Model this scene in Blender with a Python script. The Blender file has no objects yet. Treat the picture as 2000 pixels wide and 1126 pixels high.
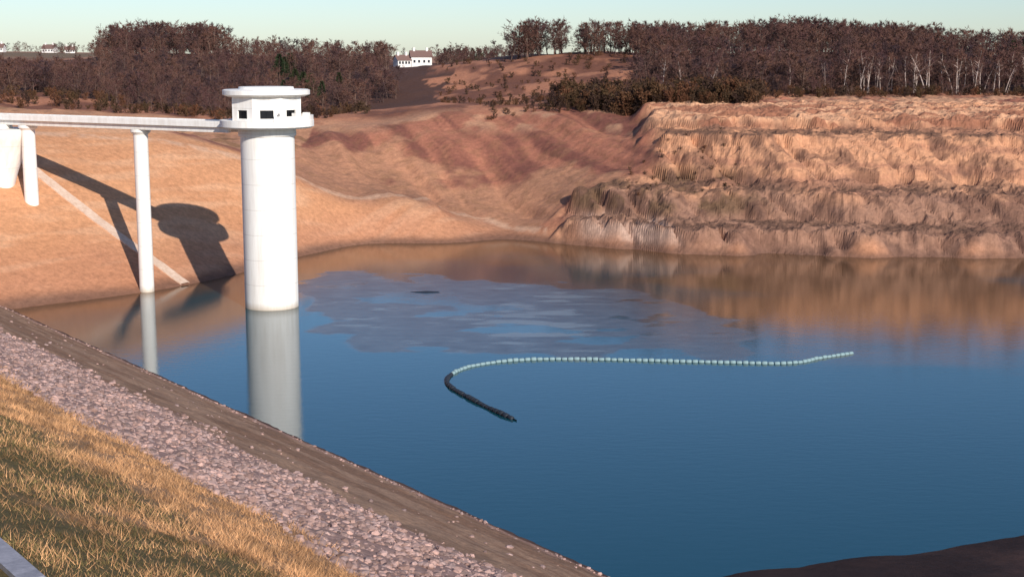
import bpy, math, random
import numpy as np
from mathutils import Vector, Matrix
rnd = random.Random(7)
rng = np.random.default_rng(11)
sc = bpy.context.scene
sc.view_settings.view_transform='Standard'; sc.view_settings.look='None'; sc.view_settings.exposure=0

# ------------------------------------------------------------ helpers
def sstep(a,b,x):
    t=np.clip((x-a)/(b-a),0,1); return t*t*(3-2*t)
def _h(i,j,s):
    v=np.sin(i*127.1+j*311.7+s*74.7)*43758.5453
    return v-np.floor(v)
def vn(x,y,s=0):
    xi=np.floor(x); yi=np.floor(y); fx=x-xi; fy=y-yi
    fx=fx*fx*(3-2*fx); fy=fy*fy*(3-2*fy)
    return (_h(xi,yi,s)*(1-fx)+_h(xi+1,yi,s)*fx)*(1-fy)+(_h(xi,yi+1,s)*(1-fx)+_h(xi+1,yi+1,s)*fx)*fy
def fbm(x,y,s=0,o=4):
    t=0;a=.5;n=0
    for k in range(o):
        t=t+a*vn(x*2**k+k*17.3,y*2**k-k*9.1,s+k); n+=a; a*=.5
    return t/n
def ridged(x,y,s=0,o=3):
    t=0;a=.5;n=0
    for k in range(o):
        t=t+a*(1-np.abs(2*vn(x*2**k+k*7.3,y*2**k-k*3.1,s+k)-1)); n+=a; a*=.5
    return t/n
def link(o,parent=None):
    sc.collection.objects.link(o)
    if parent: o.parent=parent
    return o
def mesh_obj(name,verts,faces,mat=None,parent=None,smooth=False):
    me=bpy.data.meshes.new(name); me.from_pydata([tuple(v) for v in verts],[],faces); me.update()
    if smooth: me.polygons.foreach_set('use_smooth',[True]*len(me.polygons))
    if mat: me.materials.append(mat)
    return link(bpy.data.objects.new(name,me),parent)
def np_mesh(name,V,F,mat,cols=None,smooth=False,parent=None):
    me=bpy.data.meshes.new(name); nv=len(V); nf,k=F.shape
    me.vertices.add(nv); me.vertices.foreach_set('co',V.astype(np.float32).ravel())
    me.loops.add(nf*k); me.loops.foreach_set('vertex_index',F.astype(np.int32).ravel())
    me.polygons.add(nf); me.polygons.foreach_set('loop_start',np.arange(0,nf*k,k,dtype=np.int32))
    me.polygons.foreach_set('loop_total',np.full(nf,k,dtype=np.int32))
    me.update(calc_edges=True)
    me.polygons.foreach_set('use_smooth',smooth if isinstance(smooth,np.ndarray) else np.full(nf,smooth))
    if cols is not None:
        a=me.color_attributes.new('Col','FLOAT_COLOR','POINT')
        c=np.ones((nv,4),np.float32); c[:,:cols.shape[1]]=cols; a.data.foreach_set('color',c.ravel())
    me.materials.append(mat); me.validate()
    return link(bpy.data.objects.new(name,me),parent)
def new_mat(name,col=(.5,.5,.5),rough=.9):
    m=bpy.data.materials.new(name); m.use_nodes=True
    b=m.node_tree.nodes['Principled BSDF']; b.inputs['Base Color'].default_value=(*col,1); b.inputs['Roughness'].default_value=rough
    b.inputs['Specular IOR Level'].default_value=.15
    return m,m.node_tree,b
def noise_node(nt,scale,detail=5,rough=.6,vec=None,mscale=None):
    tc=nt.nodes.new('ShaderNodeTexCoord'); n=nt.nodes.new('ShaderNodeTexNoise')
    n.inputs['Scale'].default_value=scale; n.inputs['Detail'].default_value=detail; n.inputs['Roughness'].default_value=rough
    if mscale:
        mp=nt.nodes.new('ShaderNodeMapping'); mp.inputs['Scale'].default_value=mscale
        nt.links.new(tc.outputs['Object'],mp.inputs['Vector']); nt.links.new(mp.outputs['Vector'],n.inputs['Vector'])
    else: nt.links.new(tc.outputs['Object'],n.inputs['Vector'])
    return n
def ramp(nt,src,stops):
    r=nt.nodes.new('ShaderNodeValToRGB'); cr=r.color_ramp
    while len(cr.elements)<len(stops): cr.elements.new(.5)
    for e,(p,c) in zip(cr.elements,stops): e.position=p; e.color=(*c,1) if len(c)==3 else c
    nt.links.new(src,r.inputs['Fac']); return r
def mixc(nt,a,b,fac,mode='MIX'):
    m=nt.nodes.new('ShaderNodeMix'); m.data_type='RGBA'; m.blend_type=mode
    for s,v in ((6,a),(7,b),(0,fac)):
        if isinstance(v,bpy.types.NodeSocket): nt.links.new(v,m.inputs[s])
        elif isinstance(v,(tuple,list)): m.inputs[s].default_value=(*v,1)
        else: m.inputs[s].default_value=v
    return m.outputs[2]
def bump(nt,b,src,strength,dist):
    bp=nt.nodes.new('ShaderNodeBump'); bp.inputs['Strength'].default_value=strength; bp.inputs['Distance'].default_value=dist
    nt.links.new(src,bp.inputs['Height']); nt.links.new(bp.outputs['Normal'],b.inputs['Normal']); return bp
def vcol_mat(name,s1=1.2,amt=.55,bd=.25,rough=.95):
    m,nt,b=new_mat(name,rough=rough)
    a=nt.nodes.new('ShaderNodeVertexColor'); a.layer_name='Col'
    n1=noise_node(nt,s1,8,.75); r1=ramp(nt,n1.outputs['Fac'],[(.3,(1-amt,)*3),(.7,(1+amt*.6,)*3)])
    c=mixc(nt,a.outputs['Color'],r1.outputs['Color'],1.0,'MULTIPLY')
    nt.links.new(c,b.inputs['Base Color'])
    if bd>0: bump(nt,b,n1.outputs['Fac'],.8,bd)
    return m

# ------------------------------------------------------------ dam geometry frame
# r = horizontal distance from the crest line measured towards the water, l = distance along the dam
NX,NY=.8033,.5957      # towards the water
DX,DY=.5957,-.8033     # along the dam
R=np.array([-75,-62,-6,1,7.0,8.9,51.9,95]); Z=np.array([3,5,28.3,28.3,19.5,19.35,0,-19.4])
def dam_z(r): return np.interp(r,R,Z)

# ------------------------------------------------------------ terrain height
CP=np.array([(-45,150,-8),(-20,190,-8),(0,208,-5),(0,160,-10),(30,190,-6),(60,170,-8),(100,170,-8),(-30,130,-8),(0,100,-8),(30,110,-8),(80,120,-8),(60,200,-4),(-33,190,-4),(-14,217,-3),
(-60.5,168,0),(-48,180.5,0),(-39.6,194,0),(-32,214.6,0),(-21.7,229.6,0),(-8,231,0),(6.7,230,0),(12,228,1.2),
(-64,192,9.8),(-74,206,18.4),(-80,180,12.5),(-95,190,20.8),(-80,160,5.6),(-100,150,10.7),(-56,222.7,16.6),(-36.8,233,10.5),(-17,237.8,5.2),
(-50,208,8.5),(-93,260,19.8),(-115,320,20.9),(-86,320,18.6),(-75,240,19.3),(-60,250,17.2),(-45,260,13.8),(-36,242,10.6),(-26.4,247,7.6),(-10.9,252,4.4),(.9,240,1.8),
(-37.5,290,17.1),(-20.8,290,18.1),(-5.1,285,17.8),(14.8,275,17.8),(28.2,262,17.9),(0,262,9.5),(-19.2,268,10.9),(17.7,247,9.8),(8.6,240,5.2),(26.5,246,13.4),
(50,262,17.5),(60,275,21),(100,270,21),(32,300,21.5),(70,300,22),(110,300,22),(45,420,30),(72,400,31),(97,380,29),(133,370,26),(160,300,22),(160,420,27),
(-12,340,19.1),(7,390,24),(0,450,30),(27,420,30.5),(10,340,20),
(-107,330,21.2),(-161,500,24),(-151,600,31),(-99,550,28),(-56,520,25),(-39,600,26),(-323,900,33),(-60,400,17),(-100,400,20),(-60,340,15),(-200,400,22),(-150,330,21),(-220,600,25),
(0,800,26),(150,600,26),(300,500,25),(0,1500,28),(-500,1500,31),(500,1500,28),(-800,900,32),(800,900,28),(0,2500,29),(1500,2500,29),(-1500,2500,30),(-300,250,22),
(0,40,-6),(-60,60,-6),(60,40,-6),(0,-60,-6),(120,100,-6),(-120,100,5),(-102,215,21.6),(300,250,24),(200,180,-6),(400,100,10),(-400,50,20),(400,-60,0),(-400,-60,0)],float)
EPS=10.0
def phi(d2): return np.sqrt(d2+EPS*EPS)
_c=CP[:,:2]; n=len(_c)
A=phi(((_c[:,None,:]-_c[None,:,:])**2).sum(-1)); P=np.c_[np.ones(n),_c/500]
M=np.block([[A,P],[P.T,np.zeros((3,3))]])
sol=np.linalg.solve(M,np.r_[CP[:,2],0,0,0])
def macro(x,y):
    out=sol[n]+sol[n+1]*x/500+sol[n+2]*y/500
    for k in range(n): out=out+sol[k]*phi((x-_c[k,0])**2+(y-_c[k,1])**2)
    return np.clip(out,-10,40)
WX=[-40,6.7,16,26,39,77,130,200,400]; WY=[231,230,224,217,214.6,212,205,195,180]
PW=[-14,-2,0,.4,1.9,3.4,8.5,9.4,12.4,13.6,21.5,22.4,27.4,28.6,29.4,30.6,39,39.8,43.0,53,85,180]
PZ=[-6,-.6,0,.9,3.4,3.6,4.0,5.2,8.0,8.3,9.0,10.8,14.2,14.9,16.4,16.8,17.3,19.0,19.7,20.9,22,28]
def cliff(x,y):
    w=y-np.interp(x,WX,WY)
    ws=w+(fbm(x/30,x*0+.3,99,2)-.5)*4*sstep(4,12,w)
    lean=x+.6*w                      # runnels lean with the bedding
    am=.4+1.1*fbm(x/12,y/18,19,2)
    g1=(fbm(lean/10,y/40,3,3)-.5)*5.5
    g2=-(ridged(lean/6.0,y/30,8,2)-.55)*4.6*am
    g3=(fbm(lean/2.1,y/3.5,12,3)-.5)*1.7
    ww=ws+(g1+g2+g3)*sstep(0,3,w)*(1-.55*sstep(40,60,w))+ (fbm(x/5,y*0+2.2,14,3)-.5)*4*(1-sstep(0,8,w))
    z=np.interp(ww,PW,PZ)
    # worn, slumped sections soften the terraces here and there
    soft=np.interp(ww,[-14,0,4,14,30,40,55,85,180],[-6,0,2.6,8.0,15.2,18.2,20.9,22,28])
    q=sstep(.46,.66,fbm(x/9,y/9,17,3)); z=z*(1-q*.45)+soft*q*.45
    z=z+(fbm(x/2,y/2,5,4)-.5)*1.3*sstep(.6,3,z)+(ridged(x/1.4,y/1.3,9,3)-.5)*.7*sstep(.6,3,z)
    rk=sstep(10,14,x)*(1-sstep(24,28,x))*sstep(.2,1.5,w)*(1-sstep(5,8,w))   # rock outcrop at the waterline
    z=z+rk*(1.8*ridged(lean/3.2,y/9,18,2)-.7)
    return z, w
def height(x,y):
    x=np.asarray(x,float); y=np.asarray(y,float)
    m=macro(x,y)
    far=sstep(232,262,y)
    m=m+(fbm(x/14,y/14,1,4)-.5)*(.5+1.6*far)*sstep(.2,3,m)
    cf=sstep(236,244,y)*(1-sstep(275,292,y))*sstep(1,4,m)
    wob=fbm(x/20,y/20,23,2)*9
    rill=(fbm((x+.55*y+wob)/3.2,(y)/30,21,4)-.5)*1.7-(ridged((x+.5*y+wob)/8,y/40,25,2)-.5)*1.8
    m=m+rill*cf+(fbm(x/1.6,y/1.6,28,3)-.5)*.3*cf
    m=m+(fbm(x/2.6,y/2.6,31,3)-.5)*.08+(fbm((x*.62+y*.78)/6,(x*.78-y*.62)/1.4,33,3)-.5)*.14
    c,w=cliff(x,y)
    x0=9+16*sstep(9,28,w)+(vn(y/3,x*0,4)-.5)*4
    k=sstep(-2.2,2.2,x-x0)*(1-sstep(70,110,w))
    z=m*(1-k)+c*k
    near=.22*((x-12.6)*.319-(y-79.9)*.948+ (fbm(x/9,y/9,6,3)-.5)*3.0)
    near=np.clip(near,-5,7)+(fbm(x/1.5,y/1.5,2,3)-.5)*.12
    z=np.where(y<125,np.maximum(z,near),z)
    return z

def axis(parts):
    out=[]
    for a,b,s in parts: out+=list(np.arange(a,b,s))
    return np.array(out)
xs=axis([(-2600,-700,100),(-700,-250,25),(-250,-112,4),(-112,6,.6),(6,108,.3),(108,120,1),(120,260,4),(260,700,25),(700,2700,100)])
ys=axis([(-80,60,10),(60,102,1.0),(102,165,4),(165,205,.6),(205,275,.3),(275,300,.5),(300,420,2.5),(420,700,8),(700,2600,80)])
X,Y=np.meshgrid(xs,ys); Hz=height(X,Y)
V=np.c_[X.ravel(),Y.ravel(),Hz.ravel()]
nx=len(xs); ny=len(ys); ii=np.arange(nx*ny).reshape(ny,nx)
F=np.stack([ii[:-1,:-1],ii[:-1,1:],ii[1:,1:],ii[1:,:-1]],-1).reshape(-1,4)
gy,gx=np.gradient(Hz,ys,xs); steep=np.hypot(gx,gy).ravel()
x,y,z=V.T
def C(*a): return np.array(a)
def lerp(a,b,t): return a*(1-t[:,None])+b*t[:,None]
col=np.tile(C(.64,.31,.155),(len(V),1))
nA=fbm(x/6,y/6,40,4); nB=fbm(x/25,y/25,41,3); nS=fbm((x+.55*y+fbm(x/20,y/20,23,2)*9)/2.6,y/26,42,5); nC=fbm(x/1.3,y/1.3,43,4)
col=lerp(col,C(.54,.245,.12),sstep(.4,.65,nB)*.6)
col=lerp(col,C(.72,.41,.24),sstep(.50,.7,fbm((x*.62+y*.78)/12,(x*.78-y*.62)/1.6,44,3))*.5)
col=lerp(col,C(.46,.20,.12),(1-sstep(1,8,z+(nA-.5)*5))*.5)
ed=np.interp(x,[-60,-36.8,-17,.9,10],[232,234,240,238,232])
t_red=sstep(-2,3,(y-ed))*(y<330)
redc=lerp(np.tile(C(.42,.165,.10),(len(V),1)),C(.20,.075,.055),sstep(.40,.64,nS)*.85)
redc=lerp(redc,C(.54,.27,.15),sstep(.50,.66,nB+(nA-.5)*.5)*.7)
redc=lerp(redc,C(.24,.13,.06),sstep(.52,.66,nC)*.25)
redc=lerp(redc,C(.58,.31,.18),sstep(14.5,17.5,z)*sstep(.4,.55,nA)*.8)
col=lerp(col,redc,t_red*(x>-56))
tl=sstep(236,250,y)*(x<-40)
col=lerp(col,lerp(np.tile(C(.54,.27,.15),(len(V),1)),C(.30,.16,.08),sstep(.5,.65,nA)),tl*.85)
cz,w=cliff(x,y); x0=9+16*sstep(9,28,w); kc=sstep(-2,2,x-x0)*sstep(-1,1,w)*(w<62)
cl=np.tile(C(.57,.28,.155),(len(V),1))
strat=fbm(x/30+y*.01,z*.9+x*.02,50,4)
cl=lerp(cl,C(.33,.15,.095),sstep(.48,.64,strat)*.6)
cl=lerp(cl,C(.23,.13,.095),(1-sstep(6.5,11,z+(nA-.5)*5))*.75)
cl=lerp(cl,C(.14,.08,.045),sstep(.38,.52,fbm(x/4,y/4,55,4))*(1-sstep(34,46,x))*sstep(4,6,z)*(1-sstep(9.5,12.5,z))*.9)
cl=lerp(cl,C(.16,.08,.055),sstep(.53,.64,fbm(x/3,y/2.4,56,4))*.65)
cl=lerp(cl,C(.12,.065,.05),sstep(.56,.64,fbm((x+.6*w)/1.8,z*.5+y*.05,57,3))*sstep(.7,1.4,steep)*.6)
for zl in (3.9,8.7,17.0):   # undercut shade painted as dark lines into the ledge colour
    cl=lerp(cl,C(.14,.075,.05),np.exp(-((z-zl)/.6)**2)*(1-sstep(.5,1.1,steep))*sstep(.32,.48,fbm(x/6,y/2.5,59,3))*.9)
cl=lerp(cl,C(.66,.36,.21),sstep(17.3,19.5,z)*.7*sstep(.38,.5,nA))
cl=lerp(cl,C(.30,.12,.07),sstep(.48,.6,fbm(x/9,y/1.8,58,3))*sstep(17,18.2,z)*.85)
cl=lerp(cl,C(.50,.33,.25),sstep(10,13,x)*(1-sstep(24,27,x))*sstep(.8,1.6,z)*(1-sstep(3.2,4.4,z+(nA-.5)*3))*sstep(.5,1.0,steep)*.85)
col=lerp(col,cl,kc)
heath=sstep(284,296,y)
hc=lerp(np.tile(C(.50,.21,.115),(len(V),1)),C(.22,.09,.055),sstep(.42,.6,fbm(x/7,y/11,60,4)))
col=lerp(col,hc,heath)
wood=np.clip(sstep(296,306,y)*(x>.085*y+(nA-.5)*12)+sstep(345,360,y)*(x<-.05*y-(nA-.5)*20)*(y<680),0,1)
col=lerp(col,C(.12,.058,.04),wood)
farf=sstep(650,800,y); col=lerp(col,lerp(np.tile(C(.42,.22,.14),(len(V),1)),C(.22,.15,.09),sstep(.45,.55,fbm(x/90,y/90,61,3))),farf)
tx=np.array([-90,-74,-56,-44,-36,-24,-14,-4,6]);ty=np.array([212,210,224.5,231,236,241,244.5,243,234])
dt=np.abs(y-np.interp(x,tx,ty)); col=lerp(col,C(.66,.41,.27),(1-sstep(.5,1.7,dt))*(x>-92)*(x<6)*.65*sstep(.3,.5,nC))
col=lerp(col,C(.16,.085,.06),(1-sstep(.2,1.4,z+(nA-.5)*.9))*.8*(y>120))
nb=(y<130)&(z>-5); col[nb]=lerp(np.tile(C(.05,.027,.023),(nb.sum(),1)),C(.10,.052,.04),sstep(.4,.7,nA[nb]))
fc=kc[F].mean(1)
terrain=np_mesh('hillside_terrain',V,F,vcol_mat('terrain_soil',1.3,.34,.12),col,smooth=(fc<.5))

# ------------------------------------------------------------ dam embankment
ls=axis([(-420,-200,10),(-200,-20,.6),(-20,140,10)])
rs=axis([(-75,0,8),(0,8,.7),(8,60,.3),(60,96,4)])
L,RR=np.meshgrid(ls,rs)
Zd=dam_z(RR)
bx=NX*RR+DX*L; by=NY*RR+DY*L
def rperturb(r,l): return r+(fbm(l/9,r/3,70,4)-.5)*4.5+(fbm(l/1.6,r/1.6,69,2)-.5)*1.2
rp=rperturb(RR,L)
stone=(sstep(22.0,22.8,rp)*(1-sstep(34.3,35.0,rp)))
Zd=Zd+(fbm(bx/.5,by/.5,71,3)-.5)*.32*stone+(fbm(bx/3,by/3,72,3)-.5)*.3*sstep(9.4,10,RR)*(1-sstep(48,52,RR))+(fbm(bx/.9,by/.9,76,3)-.5)*.18*sstep(34,36,RR)
V=np.c_[bx.ravel(),by.ravel(),Zd.ravel()]; rp=rp.ravel(); rr=RR.ravel(); ll=L.ravel()
ii=np.arange(V.shape[0]).reshape(L.shape)
F=np.stack([ii[:-1,:-1],ii[1:,:-1],ii[1:,1:],ii[:-1,1:]],-1).reshape(-1,4)
g=fbm(V[:,0]/4,V[:,1]/4,73,4)
def grass_mix(r,gn):   # 1 = green
    return np.clip(sstep(.42,.58,gn+ (16.5-r)*.03)*(1-sstep(17.0,20.0,r+(gn-.5)*8)),0,1)
col=lerp(np.tile(C(.40,.225,.12),(len(V),1)),C(.14,.105,.045),grass_mix(rr,g))
st=sstep(21.5,22.5,rp); col=lerp(col,C(.40,.245,.20),st)
gl=fbm(ll/14,rr/1.3,74,4)
si=sstep(34.0,35.6,rp); sil=lerp(np.tile(C(.32,.175,.105),(len(V),1)),C(.43,.255,.16),sstep(.4,.62,gl)); sil=lerp(sil,C(.23,.13,.08),sstep(.52,.68,fbm(ll/2.5,rr/1.5,75,4))*.5); col=lerp(col,sil,si)
col=lerp(col,C(.46,.26,.19),sstep(49.4,50.1,rr+(g-.5)*1.2)*(1-sstep(50.6,51.1,rr))*.8)
col=lerp(col,C(.12,.065,.05),sstep(50.7,51.3,rr+(g-.5)*.6))
dam=np_mesh('dam_embankment',V,F,vcol_mat('dam_face',2.6,.45,.08),col,smooth=True)

# riprap stones: one object
t=(1+5**.5)/2
ico=np.array([(-1,t,0),(1,t,0),(-1,-t,0),(1,-t,0),(0,-1,t),(0,1,t),(0,-1,-t),(0,1,-t),(t,0,-1),(t,0,1),(-t,0,-1),(-t,0,1)],float); ico/=np.linalg.norm(ico[0])
icf=np.array([(0,11,5),(0,5,1),(0,1,7),(0,7,10),(0,10,11),(1,5,9),(5,11,4),(11,10,2),(10,7,6),(7,1,8),(3,9,4),(3,4,2),(3,2,6),(3,6,8),(3,8,9),(4,9,5),(2,4,11),(6,2,10),(8,6,7),(9,8,1)])
def stones(name,N,rlo,rhi,llo,lhi,smin,smax,c0,c1,mat):
    r=rng.uniform(rlo,rhi,N); l=llo+(lhi-llo)*rng.random(N)**.8
    rpp=rperturb(r,l)
    pr=np.where(rpp<34.4,1,np.where(rpp<36,.25,np.where(np.abs(r-50.2)<.5,.35,.008)))
    keep=(rpp>21.6)&(rng.random(N)<pr); r=r[keep]; l=l[keep]; N=len(r)
    s=smin+(smax-smin)*rng.random(N)**3.2
    s=np.where(r>45,s*.7,s)
    c=np.c_[NX*r+DX*l,NY*r+DY*l,dam_z(r)+s*.1+(fbm((NX*r+DX*l)/3,(NY*r+DY*l)/3,72,3)-.5)*.3]
    v=ico[None]*(1+rng.uniform(-.28,.28,(N,12,1)))
    v=v*(s[:,None,None]*np.stack([rng.uniform(.8,1.4,N),rng.uniform(.8,1.3,N),rng.uniform(.55,.9,N)],-1)[:,None,:])
    a=rng.uniform(0,6.28,N); ca,sa=np.cos(a)[:,None],np.sin(a)[:,None]
    v=np.stack([v[...,0]*ca-v[...,1]*sa,v[...,0]*sa+v[...,1]*ca,v[...,2]],-1)+c[:,None]
    f=(icf[None]+12*np.arange(N)[:,None,None]).reshape(-1,3)
    k=rng.random((N,1)); cc=np.array(c0)*(1-k)+np.array(c1)*k; cc=cc*rng.uniform(.5,1.25,(N,1))
    return np_mesh(name,v.reshape(-1,3),f,mat,np.repeat(cc,12,0))
stones('riprap_stones',60000,20.0,51.5,-185,-28,.05,.22,(.52,.32,.26),(.37,.26,.235),vcol_mat('stone',6,.3,.02))

# grass: one object
N=420000
u=rng.random(N); l=-24-150*u**1.5; r=rng.uniform(7.2,25.5,N)
rpp=rperturb(r,l)
cl_=fbm((NX*r+DX*l)/.7,(NY*r+DY*l)/.7,77,3); big=fbm((NX*r+DX*l)/3,(NY*r+DY*l)/3,78,3)
keep=(rpp<22.3+rng.normal(0,.6,N))&((r>9.0)|(r<8.2))&(cl_+rng.random(N)*.5>.62); r=r[keep]; l=l[keep]; N=len(r); cl_=cl_[keep]; big=big[keep]
px=NX*r+DX*l; py=NY*r+DY*l; d=np.hypot(px,py)
gg=grass_mix(r,fbm(px/4,py/4,73,4)); isg=rng.random(N)<gg*.75
hgt=np.where(isg,rng.uniform(.04,.13,N),rng.uniform(.08,.26,N))*(.3+cl_+1.4*np.clip(big-.35,0,1))
wd=.005+d*.00013
a=rng.uniform(0,6.28,N); lean=rng.uniform(.3,1.5,N)*hgt
B=np.c_[px,py,dam_z(r)-.02+(fbm(px/3,py/3,72,3)-.5)*.3]
side=np.c_[np.cos(a),np.sin(a),0*a]*wd[:,None]; la=rng.uniform(0,6.28,N)
tip=B+np.c_[np.cos(la)*lean,np.sin(la)*lean,hgt]
V=np.stack([B-side,B+side,tip],1).reshape(-1,3); F=np.arange(3*N).reshape(-1,3)
tone=(fbm(px/1.1,py/1.1,80,3)[:,None]-.5)*1.6+1
cg=np.where(isg[:,None],C(.22,.165,.065),C(.64,.345,.165))*rng.uniform(.45,1.25,(N,1))*tone
np_mesh('grass',V,F,vcol_mat('grass_blades',3,.1,0),np.repeat(cg,3,0))

def box_along(name,p0,p1,width,z0a,z1a,z0b,z1b,mat,parent=None):
    p0=Vector(p0);p1=Vector(p1); dd=(p1-p0).normalized(); s=Vector((-dd.y,dd.x))*width/2
    v=[]
    for p,za,zb in ((p0,z0a,z1a),(p1,z0b,z1b)):
        for sg,zz in ((-1,za),(1,za),(1,zb),(-1,zb)): v.append((p.x+s.x*sg,p.y+s.y*sg,zz))
    f=[(0,1,2,3),(7,6,5,4),(0,4,5,1),(1,5,6,2),(2,6,7,3),(3,7,4,0)]
    return mesh_obj(name,v,f,mat,parent)
mk,nt,b=new_mat('kerb_concrete',(.36,.36,.40)); nn=noise_node(nt,3,6,.7); rr_=ramp(nt,nn.outputs['Fac'],[(.3,(.22,.22,.26)),(.7,(.42,.41,.46))]); nt.links.new(rr_.outputs[0],b.inputs['Base Color'])
def dpt(r,l): return (NX*r+DX*l,NY*r+DY*l)
kerb=bpy.data.objects.new('path_kerb',None); link(kerb)
for i in range(70):
    l0=-190+i*3.0
    box_along('kerb_stone_%d'%i,dpt(8.62,l0),dpt(8.62,l0+2.97),.5,19.1,19.52,19.1,19.52,mk,kerb)

# ------------------------------------------------------------ water: one sheet; painted brown reflections and thin ice film as attributes
wx=axis([(-300,-70,10),(-70,110,.4),(110,700,12)]); wy=axis([(20,120,8),(120,236,.4),(236,262,5)])
WXg,WYg=np.meshgrid(wx,wy); X_=WXg.ravel(); Y_=WYg.ravel()
poly=np.array([(-26,172),(-21,154),(-16.5,149),(-10.5,142.0),(0,143.5),(6,142),(16,142.8),(26,141),(25,152),(22,168),(13.5,185),(0,190),(-10.6,197),(-27,199),(-31,186)])
def inside(px_,py_):
    r_=np.zeros(len(px_),bool); m_=len(poly); j=m_-1
    for i in range(m_):
        xi,yi=poly[i]; xj,yj=poly[j]
        c_=((yi>py_)!=(yj>py_))&(px_<(xj-xi)*(py_-yi)/(yj-yi+1e-9)+xi); r_^=c_; j=i
    return r_
ice=np.zeros(len(X_)); wxn=(fbm(X_/7,Y_/7,90,5)-.5)*12; wyn=(fbm(X_/7,Y_/7,91,5)-.5)*13
for k in range(9):
    ox,oy=(k%3-1)*.3,(k//3-1)*.4; ice+=inside(X_+wxn+ox,Y_+wyn+oy)/9.
holes=sstep(.62,.66,fbm(X_/8,Y_/5,92,5)); ice*=1-holes*.85
ice*=1-.35*sstep(8,18,X_)
refl_brown=sstep(-26,-8,Y_-np.interp(X_,[-60,-40,-22,7,30,130],[176,200,226,230,216,205])+(fbm(X_/12,Y_/9,93,3)-.5)*16)*(X_>-60)  # brown shore reflection painted into the water colour
e=np.hypot((X_-48)/34,(Y_-180)/50)+(fbm(X_/14,Y_/10,94,4)-.5)*.8  # painted reflection of cliff and wood, reaching further out
refl_brown=np.clip(np.maximum(refl_brown,1-sstep(.5,1.02,e)),0,1)
pale=sstep(.52,.66,fbm(X_/6,Y_/2.0,95,4)*.8+.3*np.exp(-(((X_-2)/9)**2+((Y_-158)/8)**2)))
V=np.c_[X_,Y_,np.zeros(len(X_))]; ii=np.arange(len(X_)).reshape(WXg.shape)
F=np.stack([ii[:-1,:-1],ii[:-1,1:],ii[1:,1:],ii[1:,:-1]],-1).reshape(-1,4)
mw=bpy.data.materials.new('reservoir_water'); mw.use_nodes=True; nt=mw.node_tree; b=nt.nodes['Principled BSDF']
b.inputs['IOR'].default_value=1.5
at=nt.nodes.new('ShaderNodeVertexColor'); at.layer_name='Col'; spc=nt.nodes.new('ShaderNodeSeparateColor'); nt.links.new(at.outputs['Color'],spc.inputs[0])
n3=noise_node(nt,.3,8,.7,mscale=(1,2.2,1)); icec=ramp(nt,n3.outputs['Fac'],[(.36,(.045,.055,.06)),(.55,(.085,.105,.115)),(.72,(.15,.175,.18))])
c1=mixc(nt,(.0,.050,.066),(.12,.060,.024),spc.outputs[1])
c2=mixc(nt,c1,icec.outputs[0],spc.outputs[0])
c3=mixc(nt,c2,(.24,.29,.30),spc.outputs[2])
nt.links.new(c3,b.inputs['Base Color'])
mr=nt.nodes.new('ShaderNodeMapRange'); mr.inputs[3].default_value=.05; mr.inputs[4].default_value=.26; nt.links.new(spc.outputs[0],mr.inputs[0]); nt.links.new(mr.outputs[0],b.inputs['Roughness'])
rip=noise_node(nt,1.0,5,.65,mscale=(.6,1.5,1)); bump(nt,b,rip.outputs['Fac'],.26,.04)
np_mesh('water',V,F,mw,np.c_[ice,refl_brown,pale*ice*.6*(1-.8*sstep(6,16,X_))],smooth=True)

# ------------------------------------------------------------ concrete
mc,nt,b=new_mat('white_concrete',(.8,.78,.74),.8)
nn=noise_node(nt,1.0,7,.7,mscale=(1.4,1.4,.12)); r1=ramp(nt,nn.outputs['Fac'],[(.3,(.76,.70,.63)),(.58,(.90,.86,.80))])
sx=nt.nodes.new('ShaderNodeSeparateXYZ'); geo=nt.nodes.new('ShaderNodeNewGeometry'); nt.links.new(geo.outputs['Position'],sx.inputs[0])
wl=ramp(nt,sx.outputs['Z'],[(0,(.62,.55,.47)),(.9,(1,1,1))])
jt=nt.nodes.new('ShaderNodeMath'); jt.operation='PINGPONG'; jt.inputs[1].default_value=1.5; nt.links.new(sx.outputs['Z'],jt.inputs[0])
jr_=ramp(nt,jt.outputs[0],[(.0,(.80,.79,.77)),(.07,(1,1,1))])
c=mixc(nt,r1.outputs[0],wl.outputs[0],1.0,'MULTIPLY'); c=mixc(nt,c,jr_.outputs[0],1.0,'MULTIPLY'); nt.links.new(c,b.inputs['Base Color']); bump(nt,b,nn.outputs['Fac'],.3,.05)
md,_,_=new_mat('dark_interior',(.01,.01,.012),.4)
def lathe(name,prof,seg,mat,parent,cx,cy,rot=0,smooth=True,a0=0,a1=2*math.pi):
    full=abs(a1-a0-2*math.pi)<1e-6; ns=seg if full else seg+1
    v=[];f=[]
    for (rad,zz) in prof:
        for k in range(ns):
            a=rot+a0+(a1-a0)*k/seg; v.append((cx+rad*math.cos(a),cy+rad*math.sin(a),zz))
    for i in range(len(prof)-1):
        for k in range(seg):
            k2=(k+1)%ns; f.append((i*ns+k,i*ns+k2,(i+1)*ns+k2,(i+1)*ns+k))
    o=mesh_obj(name,v,f,mat,parent,smooth)
    if smooth:
        m=o.modifiers.new('e','EDGE_SPLIT'); m.split_angle=math.radians(35)
    return o
TX,TY=-29.2,170.5
tower=bpy.data.objects.new('valve_tower',None); link(tower)
lathe('shaft',[(3.2,-12),(3.2,20.6),(3.42,20.7),(3.42,21.55),(0,21.55)],64,mc,tower,TX,TY)
lathe('platform',[(0,21.6),(5.2,21.6),(5.55,21.8),(5.55,22.55),(0,22.55)],48,mc,tower,TX,TY)
fa=math.atan2(-170.5,29.2)
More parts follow.
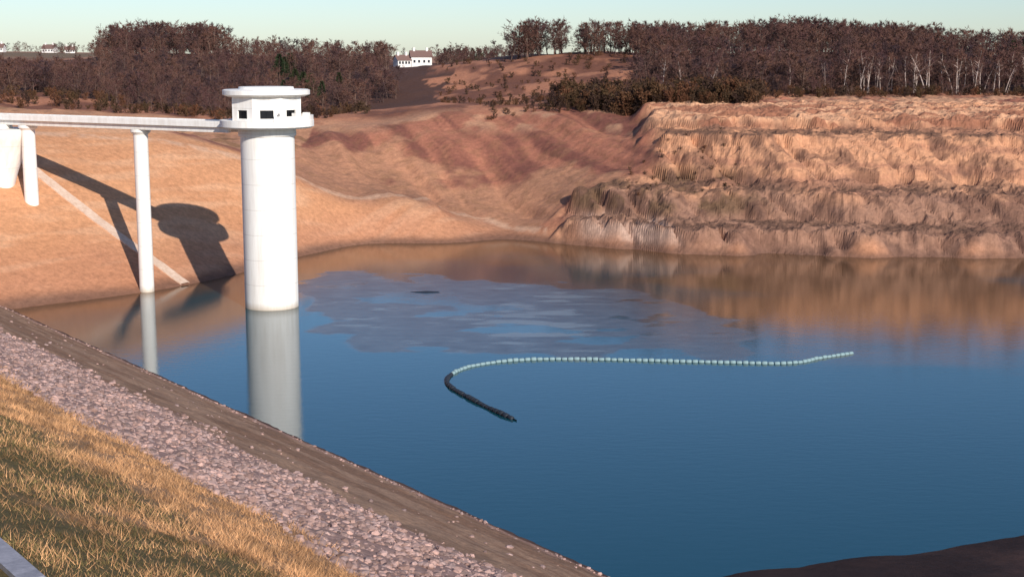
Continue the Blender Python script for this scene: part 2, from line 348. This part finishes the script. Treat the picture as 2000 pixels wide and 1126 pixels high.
def quadbox(name,ang,inr,th,u0,u1,z0,z1,mat):
    n_=Vector((math.cos(ang),math.sin(ang))); t_=Vector((-n_.y,n_.x)); v=[]
    for dpth in (inr-th,inr):
        for uu,zz in ((u0,z0),(u1,z0),(u1,z1),(u0,z1)):
            p=Vector((TX,TY))+n_*dpth+t_*uu; v.append((p.x,p.y,zz))
    return mesh_obj(name,v,[(3,2,1,0),(4,5,6,7),(0,1,5,4),(1,2,6,5),(2,3,7,6),(3,0,4,7)],mat,tower)
inr=4.0; hw=inr*math.tan(math.pi/8)
for k in range(8):
    a=fa+k*math.pi/4
    quadbox('sill_%d'%k,a,inr,.3,-hw,hw,22.55,22.80,mc)
    quadbox('lintel_%d'%k,a,inr,.3,-hw,hw,23.78,25.3,mc)
    quadbox('pier_l_%d'%k,a,inr,.3,-hw,-.78,22.80,23.78,mc)
    quadbox('pier_r_%d'%k,a,inr,.3,.78,hw,22.80,23.78,mc)
    quadbox('mullion_%d'%k,a,inr-.08,.12,-.03,.03,22.80,23.78,md)
    quadbox('window_%d'%k,a,inr-.2,.03,-.78,.78,22.80,23.78,md)
lathe('roof_slab',[(0,25.3),(4.6,25.32),(5.15,25.55),(5.15,26.05),(4.9,26.15),(0,26.2)],48,mc,tower,TX,TY)
lathe('roof_cap',[(3.3,26.15),(3.2,26.45),(0,26.5)],40,mc,tower,TX,TY)
lathe('parapet',[(5.2,22.5),(5.5,22.5),(5.5,23.1),(5.2,23.1),(5.2,22.5)],20,mc,tower,TX,TY,a0=fa+.15,a1=fa+2.4)
for i,aa in enumerate((.35,.75,1.2)):
    quadbox('vent_%d'%i,fa+aa,5.3,.7,-.35,.35,22.55,23.45,mc)

# ------------------------------------------------------------ access bridge
bridge=bpy.data.objects.new('access_bridge',None); link(bridge)
bd=Vector((-18,11.0)).normalized()
def bp(k): return Vector((TX-18*k,TY+11*k))
s0=Vector((TX,TY))+bd*5.0; e0=bp(4.3)
box_along('deck_slab',s0,e0,3.0,21.55,21.95,21.55,21.95,mc,bridge)
for sg in (-1,1):
    off=Vector((-bd.y,bd.x))*sg
    box_along('girder',s0+off*.85+bd*.2,e0+off*.85,.4,20.9,21.545,20.9,21.545,mc,bridge)
    box_along('parapet',s0+off*1.42,e0+off*1.42,.16,21.955,22.3,21.955,22.3,mc,bridge)
for k in (1,2):
    p=bp(k); zb=float(height(p.x,p.y))-1.5 if k==2 else -10
    lathe('column',[(.95,zb),(.90,20.2),(.90,20.2),(1.25,20.55),(1.25,20.897)],28,mc,bridge,p.x,p.y)
p=bp(2.27)+Vector((0,-1.0)); zb=float(height(p.x,p.y))
abut=bpy.data.objects.new('flared_concrete_pier',None); link(abut)
lathe('flared_shell',[(1.7,zb-3),(1.9,12.6),(2.5,14.6),(3.3,16.8),(4.1,18.7),(4.8,19.9),(4.8,20.3),(0,20.35)],40,mc,abut,p.x,p.y)
lathe('bearing_block',[(2.0,20.35),(2.0,20.89),(0,20.89)],24,mc,abut,p.x,p.y)

mp_,nt,b=new_mat('strip_concrete',(.58,.44,.33))
nn=noise_node(nt,1.5,6,.7); rr_=ramp(nt,nn.outputs['Fac'],[(.35,(.60,.40,.28)),(.65,(.74,.56,.43))]); nt.links.new(rr_.outputs[0],b.inputs['Base Color'])
a=np.linspace(0,1,90); cxs=-70+(-43.5+70)*a; cys=201.7+(187-201.7)*a
tn=Vector((26.5,-14.7)).normalized(); sd=Vector((-tn.y,tn.x))
v=[];f=[]
for i in range(90):
    for sg in (-.8,.8):
        xx=cxs[i]+sd.x*sg; yy=cys[i]+sd.y*sg
        hz=float(height(xx,yy))
        v.append((xx,yy,hz+.18)); v.append((xx,yy,hz-.6))
for i in range(89):
    q=i*4; f+= [(q,q+2,q+6,q+4),(q+1,q,q+4,q+5),(q+2,q+3,q+7,q+6)]
mesh_obj('concrete_footpath',v,f,mp_)

# ------------------------------------------------------------ floating boom
bpts=[(34.9,142.7),(31,140.2),(27.4,137.8),(20.3,138.2),(10.2,139.4),(4,139.7),(0,139),(-3,137.3),(-5,134.9),(-6.1,131),(-5.6,127.4),(-3.6,122.8),(-1.5,118.6),(.4,115.3)]
def cr(p0,p1,p2,p3,t): return tuple(.5*((2*b_)+(-a_+c_)*t+(2*a_-5*b_+4*c_-d_)*t*t+(-a_+3*b_-3*c_+d_)*t**3) for a_,b_,c_,d_ in zip(p0,p1,p2,p3))
path=[]
for i in range(len(bpts)-1):
    P4=[bpts[max(i-1,0)],bpts[i],bpts[i+1],bpts[min(i+2,len(bpts)-1)]]
    for k in range(24): path.append(cr(*P4,k/24))
path.append(bpts[-1]); path=np.array(path); sl=np.r_[0,np.cumsum(np.hypot(*np.diff(path,axis=0).T))]
boom=bpy.data.objects.new('floating_boom',None); link(boom)
ml,nt,b=new_mat('boom_float_pale',(.24,.34,.35),.6)
mdk,nt,b=new_mat('boom_float_dark',(.03,.035,.045),.5)
def floats(name,a,bnd,mat,rad,step,gap):
    v=[];f=[]; s=a
    while s+step<bnd:
        q=[]
        for ss in (s,s+.08,s+step-gap-.08,s+step-gap):
            q.append((np.interp(ss,sl,path[:,0]),np.interp(ss,sl,path[:,1])))
        dx,dy=q[3][0]-q[0][0],q[3][1]-q[0][1]; m_=math.hypot(dx,dy); dx/=m_;dy/=m_; base=len(v)
        jr=rad*rnd.uniform(.85,1.1); jz=.06+rnd.uniform(-.03,.03)
        for j,(qx,qy) in enumerate(q):
            rd=jr*(.6 if j in(0,3) else 1)
            for k in range(10):
                an=2*math.pi*k/10; v.append((qx-dy*rd*math.cos(an),qy+dx*rd*math.cos(an),jz+rd*math.sin(an)))
        for j in range(3):
            for k in range(10): f.append((base+j*10+k,base+j*10+(k+1)%10,base+(j+1)*10+(k+1)%10,base+(j+1)*10+k))
        f.append(tuple(base+k for k in range(9,-1,-1))); f.append(tuple(base+30+k for k in range(10)))
        s+=step
    return mesh_obj(name,v,f,mat,boom,True)
tot=sl[-1]
floats('pale_floats',0,tot-19,ml,.21,.62,.06); floats('dark_floats',tot-19,tot,mdk,.24,.8,.06)
v=[];f=[]
for i,(qx,qy) in enumerate(path): v+=[(qx,qy,.12),(qx,qy,-.5)]
for i in range(len(path)-1): f.append((2*i,2*i+1,2*i+3,2*i+2))
mesh_obj('skirt',v,f,mdk,boom)
v=[]
for k in range(24):
    an=k/24*6.283; rr2=1+.3*rnd.uniform(-1,1); v.append((-11+2.4*rr2*math.cos(an),181+.9*rr2*math.sin(an),-.05))
v.append((-11,181,.18)); f=[(k,(k+1)%24,24) for k in range(24)]
mesh_obj('mud_bar',v,f,mdk)

# ------------------------------------------------------------ trees
def tube(V_,F_,p0,p1,r0,r1,ns):
    ax=(p1-p0); 
    if ax.length<1e-4: return
    ax.normalize(); s=ax.orthogonal().normalized(); t_=ax.cross(s); b0=len(V_)
    for p,r_ in ((p0,r0),(p1,r1)):
        for k in range(ns):
            a_=2*math.pi*k/ns; V_.append(p+s*math.cos(a_)*r_+t_*math.sin(a_)*r_)
    for k in range(ns): F_.append((b0+k,b0+(k+1)%ns,b0+ns+(k+1)%ns,b0+ns+k))
def rv(R_,s=1): return Vector((R_.uniform(-1,1),R_.uniform(-1,1),R_.uniform(-1,1)))*s
def sliver(V_,F_,p,d_,ln_,w_,R_):
    s=d_.cross(rv(R_)).normalized()*w_; b0=len(V_); V_+= [p-s,p+s,p+d_*ln_]; F_.append((b0,b0+1,b0+2))
def bare_tree(seed,H,spread,clear,nb,twig,trunk_r,tw=.05,upright=.5,stems=1):
    R_=random.Random(seed); TV=[];TF=[];WV=[];WF=[]
    for st_ in range(stems):
        p=Vector((R_.uniform(-.5,.5)*(stems>1),R_.uniform(-.5,.5)*(stems>1),-.4)); pts=[p.copy()]; dirv=Vector((R_.uniform(-.15,.15)*stems,R_.uniform(-.15,.15)*stems,1)).normalized()
        for i in range(7):
            dirv=(dirv+rv(R_,.10)).normalized(); p=p+dirv*(H*.92/7); pts.append(p.copy())
        for i in range(7): tube(TV,TF,pts[i],pts[i+1],trunk_r*(1-i/7.6),trunk_r*(1-(i+1)/7.6),6)
        for j in range(nb):
            f_=clear+(1-clear)*(j+R_.random())/nb; q=f_*7; i=min(int(q),6); bp_=pts[i].lerp(pts[i+1],q-i)
            an=R_.uniform(0,6.283); up=upright+R_.uniform(-.2,.5)*(f_+.3)
            d_=Vector((math.cos(an),math.sin(an),up)).normalized()
            cr_=math.sin(math.pi*min(1,(f_-clear)/(1-clear)*.75+.22))
            Lb=H*spread*cr_*R_.uniform(.7,1.15); p0=bp_; rad=trunk_r*.42*(1-f_*.6)
            for sgm in range(3):
                d_=(d_+rv(R_,.25)+Vector((0,0,.08))).normalized(); p1=p0+d_*Lb/3; tube(TV,TF,p0,p1,rad*(1-sgm/3.3),rad*(1-(sgm+1)/3.3),3)
                for m_ in range(3):
                    dd=(d_+rv(R_,.9)).normalized(); pp=p0.lerp(p1,R_.random()); Lm=Lb*.4*R_.uniform(.5,1.1); pe=pp+dd*Lm
                    sliver(TV,TF,pp,dd,Lm,rad*.4,R_)
                    for t2 in range(twig):
                        sliver(WV,WF,pp.lerp(pe,R_.uniform(.2,1)),(dd+rv(R_,1.0)+Vector((0,0,.2))).normalized(),R_.uniform(.35,1.0)*H/10,tw*R_.uniform(.6,1.2),R_)
                p0=p1
    return TV,TF,WV,WF
def twig_mat(name,c0,c1,c2):
    m,nt,b=new_mat(name,c0,.9); oi=nt.nodes.new('ShaderNodeObjectInfo'); r_=ramp(nt,oi.outputs['Random'],[(0,c0),(.5,c1),(1,c2)])
    nn=noise_node(nt,.5,3,.6); r2=ramp(nt,nn.outputs['Fac'],[(.35,(.6,.6,.6)),(.65,(1.25,1.25,1.25))])
    nt.links.new(mixc(nt,r_.outputs[0],r2.outputs[0],1.0,'MULTIPLY'),b.inputs['Base Color']); return m
m_trunk=twig_mat('bark_dark',(.13,.08,.065),(.19,.12,.09),(.08,.05,.045))
m_twig=twig_mat('twigs_purple',(.105,.050,.048),(.16,.078,.055),(.055,.034,.040))
m_birch=twig_mat('bark_birch',(.50,.38,.32),(.62,.49,.42),(.36,.27,.23))
m_scrub=twig_mat('scrub_twigs',(.18,.075,.04),(.10,.06,.03),(.065,.035,.03))
m_green=twig_mat('conifer_needles',(.025,.045,.02),(.04,.05,.022),(.05,.05,.02))
def tree_mesh(name,data,mt,mw_):
    TV,TF,WV,WF=data; me=bpy.data.meshes.new(name); b0=len(TV)
    me.from_pydata([tuple(v_) for v_ in TV+WV],[],TF+[tuple(i+b0 for i in f_) for f_ in WF]); me.materials.append(mt); me.materials.append(mw_)
    mi=np.zeros(len(TF)+len(WF),dtype=np.int32); mi[len(TF):]=1; me.polygons.foreach_set('material_index',mi); me.update(); return me
broad=[tree_mesh('bare_crown_%d'%i,bare_tree(100+i,10,.40,.15,15,6,.17,.060,.45),m_trunk,m_twig) for i in range(6)]
birch=[tree_mesh('birch_crown_%d'%i,bare_tree(200+i,11,.16,.42,12,4,.15,.04,.9),m_birch,m_twig) for i in range(4)]
scrub=[tree_mesh('scrub_crown_%d'%i,bare_tree(300+i,3,.5,.05,6,5,.04,.08,.6,3),m_scrub,m_scrub) for i in range(3)]
def conifer(seed):
    R_=random.Random(seed); TV=[];TF=[];WV=[];WF=[]; tube(TV,TF,Vector((0,0,-.4)),Vector((0,0,8.5)),.18,.03,6)
    for k in range(1500):
        h=R_.uniform(.08,1)**.8; an=R_.uniform(0,6.283); rad=(min(1,(1-h)*1.7))*2.1*R_.uniform(.3,1.1)*(1+.3*math.sin(an*3+h*15))+.1
        sliver(WV,WF,Vector((math.cos(an)*rad,math.sin(an)*rad,h*8.6)),Vector((math.cos(an),math.sin(an),R_.uniform(-.3,.6))).normalized(),R_.uniform(.3,.8),.10,R_)
    return TV,TF,WV,WF
conif=[tree_mesh('pine_%d'%i,conifer(400+i),m_trunk,m_green) for i in range(3)]
groups={k:link(bpy.data.objects.new(k,None)) for k in ('bare_woodland','birch_trees','scrub_bushes','pine_trees','distant_treeline')}
def scatter(grp,protos,pts,smin,smax):
    pts=np.array(pts); 
    if len(pts)==0: return
    hz=height(pts[:,0],pts[:,1])
    for (a_,b_),h_ in zip(pts,hz):
        o=bpy.data.objects.new('tree',rnd.choice(protos)); link(o,groups[grp])
        s=rnd.uniform(smin,smax); o.location=(a_,b_,h_-.1); o.scale=(s*rnd.uniform(.9,1.2),s*rnd.uniform(.9,1.2),s); o.rotation_euler=(0,0,rnd.uniform(0,6.28))
def pts_wedge(n_,y0,y1,f0,f1,test=None):
    out=[]
    while len(out)<n_:
        yy=rnd.uniform(y0,y1); xx=yy*rnd.uniform(f0,f1)
        if test is None or test(xx,yy): out.append((xx,yy))
    return out
# left woods
garden=lambda x_,y_: not(-.086<x_/y_<-.052 and y_>395)
scatter('bare_woodland',broad,pts_wedge(350,345,430,-.42,-.06,lambda x_,y_: not(x_/y_>-.10 and y_<380) and garden(x_,y_)),.45,.9)
scatter('bare_woodland',broad,pts_wedge(290,430,620,-.29,-.055,garden),.65,1.05)
scatter('bare_woodland',broad,pts_wedge(110,430,520,-.42,-.29),.4,.8)
scatter('bare_woodland',broad,pts_wedge(100,560,640,-.285,-.20),1.1,1.5)
scatter('bare_woodland',broad,pts_wedge(26,300,345,-.30,-.16),.35,.7)
# central crest
scatter('bare_woodland',broad,pts_wedge(26,432,452,-.003,.035),.9,1.25)
scatter('bare_woodland',broad,pts_wedge(50,420,440,.045,.10),.7,1.1)
scatter('bare_woodland',broad,pts_wedge(70,470,560,-.06,.02,garden),.4,.75)
# right woods
scatter('bare_woodland',broad,pts_wedge(360,302,360,.085,.42,lambda x_,y_: x_>.085*y_+ (y_<318)*14),.6,1.0)
scatter('bare_woodland',broad,pts_wedge(80,288,312,.10,.42,lambda x_,y_: x_>.10*y_),.25,.5)
scatter('bare_woodland',broad,pts_wedge(260,360,430,.09,.42),.75,1.1)
scatter('bare_woodland',broad,pts_wedge(180,395,435,.085,.30),.7,1.05)
scatter('birch_trees',birch,pts_wedge(56,294,308,.23,.42),.65,1.0)
scatter('birch_trees',birch,pts_wedge(10,296,325,.10,.22),.6,.9)
scatter('scrub_bushes',scrub,pts_wedge(420,270,312,.03,.17,lambda x_,y_: x_>8 and (y_-272)>-(x_-30)*.6),.4,1.7)
scatter('bare_woodland',broad,pts_wedge(50,280,312,.06,.16,lambda x_,y_: x_>16 and (y_-272)>-(x_-36)*.6),.25,.55)
scatter('scrub_bushes',scrub,pts_wedge(130,284,300,-.02,.14),.3,.6)
scatter('scrub_bushes',scrub,pts_wedge(240,300,440,-.05,.10),.25,.7)
scatter('scrub_bushes',scrub,pts_wedge(190,288,300,.16,.42),.3,.9)
scatter('scrub_bushes',scrub,pts_wedge(190,290,345,-.40,-.10),.4,1.1)
scatter('scrub_bushes',scrub,pts_wedge(60,232,250,.08,.16,lambda x_,y_: x_<40),.12,.3)
scatter('pine_trees',conif,pts_wedge(16,350,380,.345,.40),.7,1.0)
scatter('pine_trees',conif,pts_wedge(10,380,460,-.17,-.12),.7,1.0)
scatter('pine_trees',conif,pts_wedge(14,600,700,-.045,-.01),.6,.9)
scatter('distant_treeline',broad,pts_wedge(150,1000,1400,-.5,.5),.6,1.1)
scatter('distant_treeline',broad,pts_wedge(70,840,900,-.42,-.27),.35,.8)

# ------------------------------------------------------------ houses
mwl,_,_=new_mat('house_render',(.76,.72,.67)); mrf,_,_=new_mat('house_slate',(.20,.12,.10)); mgl,_,_=new_mat('house_glass',(.03,.035,.045),.2)
def house(x_,y_,w_,d_,h_,rot,zoff=0):
    root=link(bpy.data.objects.new('white_house',None)); z_=float(height(x_,y_))+zoff
    hw_,hd=w_/2,d_/2; rh=d_*.4
    mesh_obj('walls',[(-hw_,-hd,-4),(hw_,-hd,-4),(hw_,hd,-4),(-hw_,hd,-4),(-hw_,-hd,h_),(hw_,-hd,h_),(hw_,hd,h_),(-hw_,hd,h_),(-hw_,0,h_+rh),(hw_,0,h_+rh)],
      [(0,1,5,4),(1,2,6,9,5),(2,3,7,6),(3,0,4,8,7)],mwl,root)
    e=.4
    mesh_obj('roof',[(-hw_-e,-hd-e,h_-.25),(hw_+e,-hd-e,h_-.25),(hw_+e,0,h_+rh+.1),(-hw_-e,0,h_+rh+.1),(-hw_-e,hd+e,h_-.25),(hw_+e,hd+e,h_-.25)],[(0,1,2,3),(3,2,5,4)],mrf,root)
    for i,cx_ in enumerate((-hw_*.65,hw_*.6)):
        mesh_obj('chimney_%d'%i,[(cx_+a_,b_,c_) for c_ in(h_+rh-.6,h_+rh+1.2) for a_,b_ in((-.4,-.4),(.4,-.4),(.4,.4),(-.4,.4))],[(0,1,5,4),(1,2,6,5),(2,3,7,6),(3,0,4,7),(4,5,6,7)],mwl,root)
    k=0
    for zz in (1.0,3.7):
        for t_ in (-.7,-.25,.25,.7):
            if zz+1.2>h_: continue
            cx_=t_*hw_; mesh_obj('window_%d'%k,[(cx_-.4,-hd-.03,zz),(cx_+.4,-hd-.03,zz),(cx_+.4,-hd-.03,zz+1.0),(cx_-.4,-hd-.03,zz+1.0)],[(0,1,2,3)],mgl,root); k+=1
    root.location=(x_,y_,z_); root.rotation_euler=(0,0,rot)
house(-35.5,560,8,5.5,3.4,.2,.3); house(-42.5,557,5.5,4.5,2.6,.5,.2)
house(-290,905,8,6,2.8,-.2,-.4); house(-276,900,6,5,2.4,.3,-.4); house(-322,905,7,6,2.6,0,-.4)

# ------------------------------------------------------------ light, sky, camera
sd_=Vector((17.1,-34.4,17.3)).normalized()
S=bpy.data.lights.new('sun','SUN'); S.energy=5.0; S.angle=math.radians(.5); S.color=(1,.945,.87)
so=link(bpy.data.objects.new('sun',S)); so.rotation_euler=sd_.to_track_quat('Z','Y').to_euler(); so.location=(100,-100,120)
wd_=bpy.data.worlds.new('World'); sc.world=wd_; wd_.use_nodes=True; nt=wd_.node_tree; bg=nt.nodes['Background']
sk=nt.nodes.new('ShaderNodeTexSky'); sk.sky_type='NISHITA'; sk.sun_disc=False; sk.sun_elevation=math.asin(sd_.z); sk.sun_rotation=math.atan2(sd_.x,sd_.y)
sk.air_density=1.0; sk.dust_density=.3; sk.ozone_density=3.0
tint=mixc(nt,sk.outputs[0],(1.0,1.09,1.27),1.0,'MULTIPLY')
nt.links.new(tint,bg.inputs[0]); bg.inputs[1].default_value=.10
cam=bpy.data.cameras.new('camera'); cam.lens=50; cam.sensor_width=36; cam.clip_end=6000; cam.clip_start=.1
co=link(bpy.data.objects.new('camera',cam)); co.location=(0,0,30); co.rotation_euler=(math.radians(90-9.26),0,0); sc.camera=co
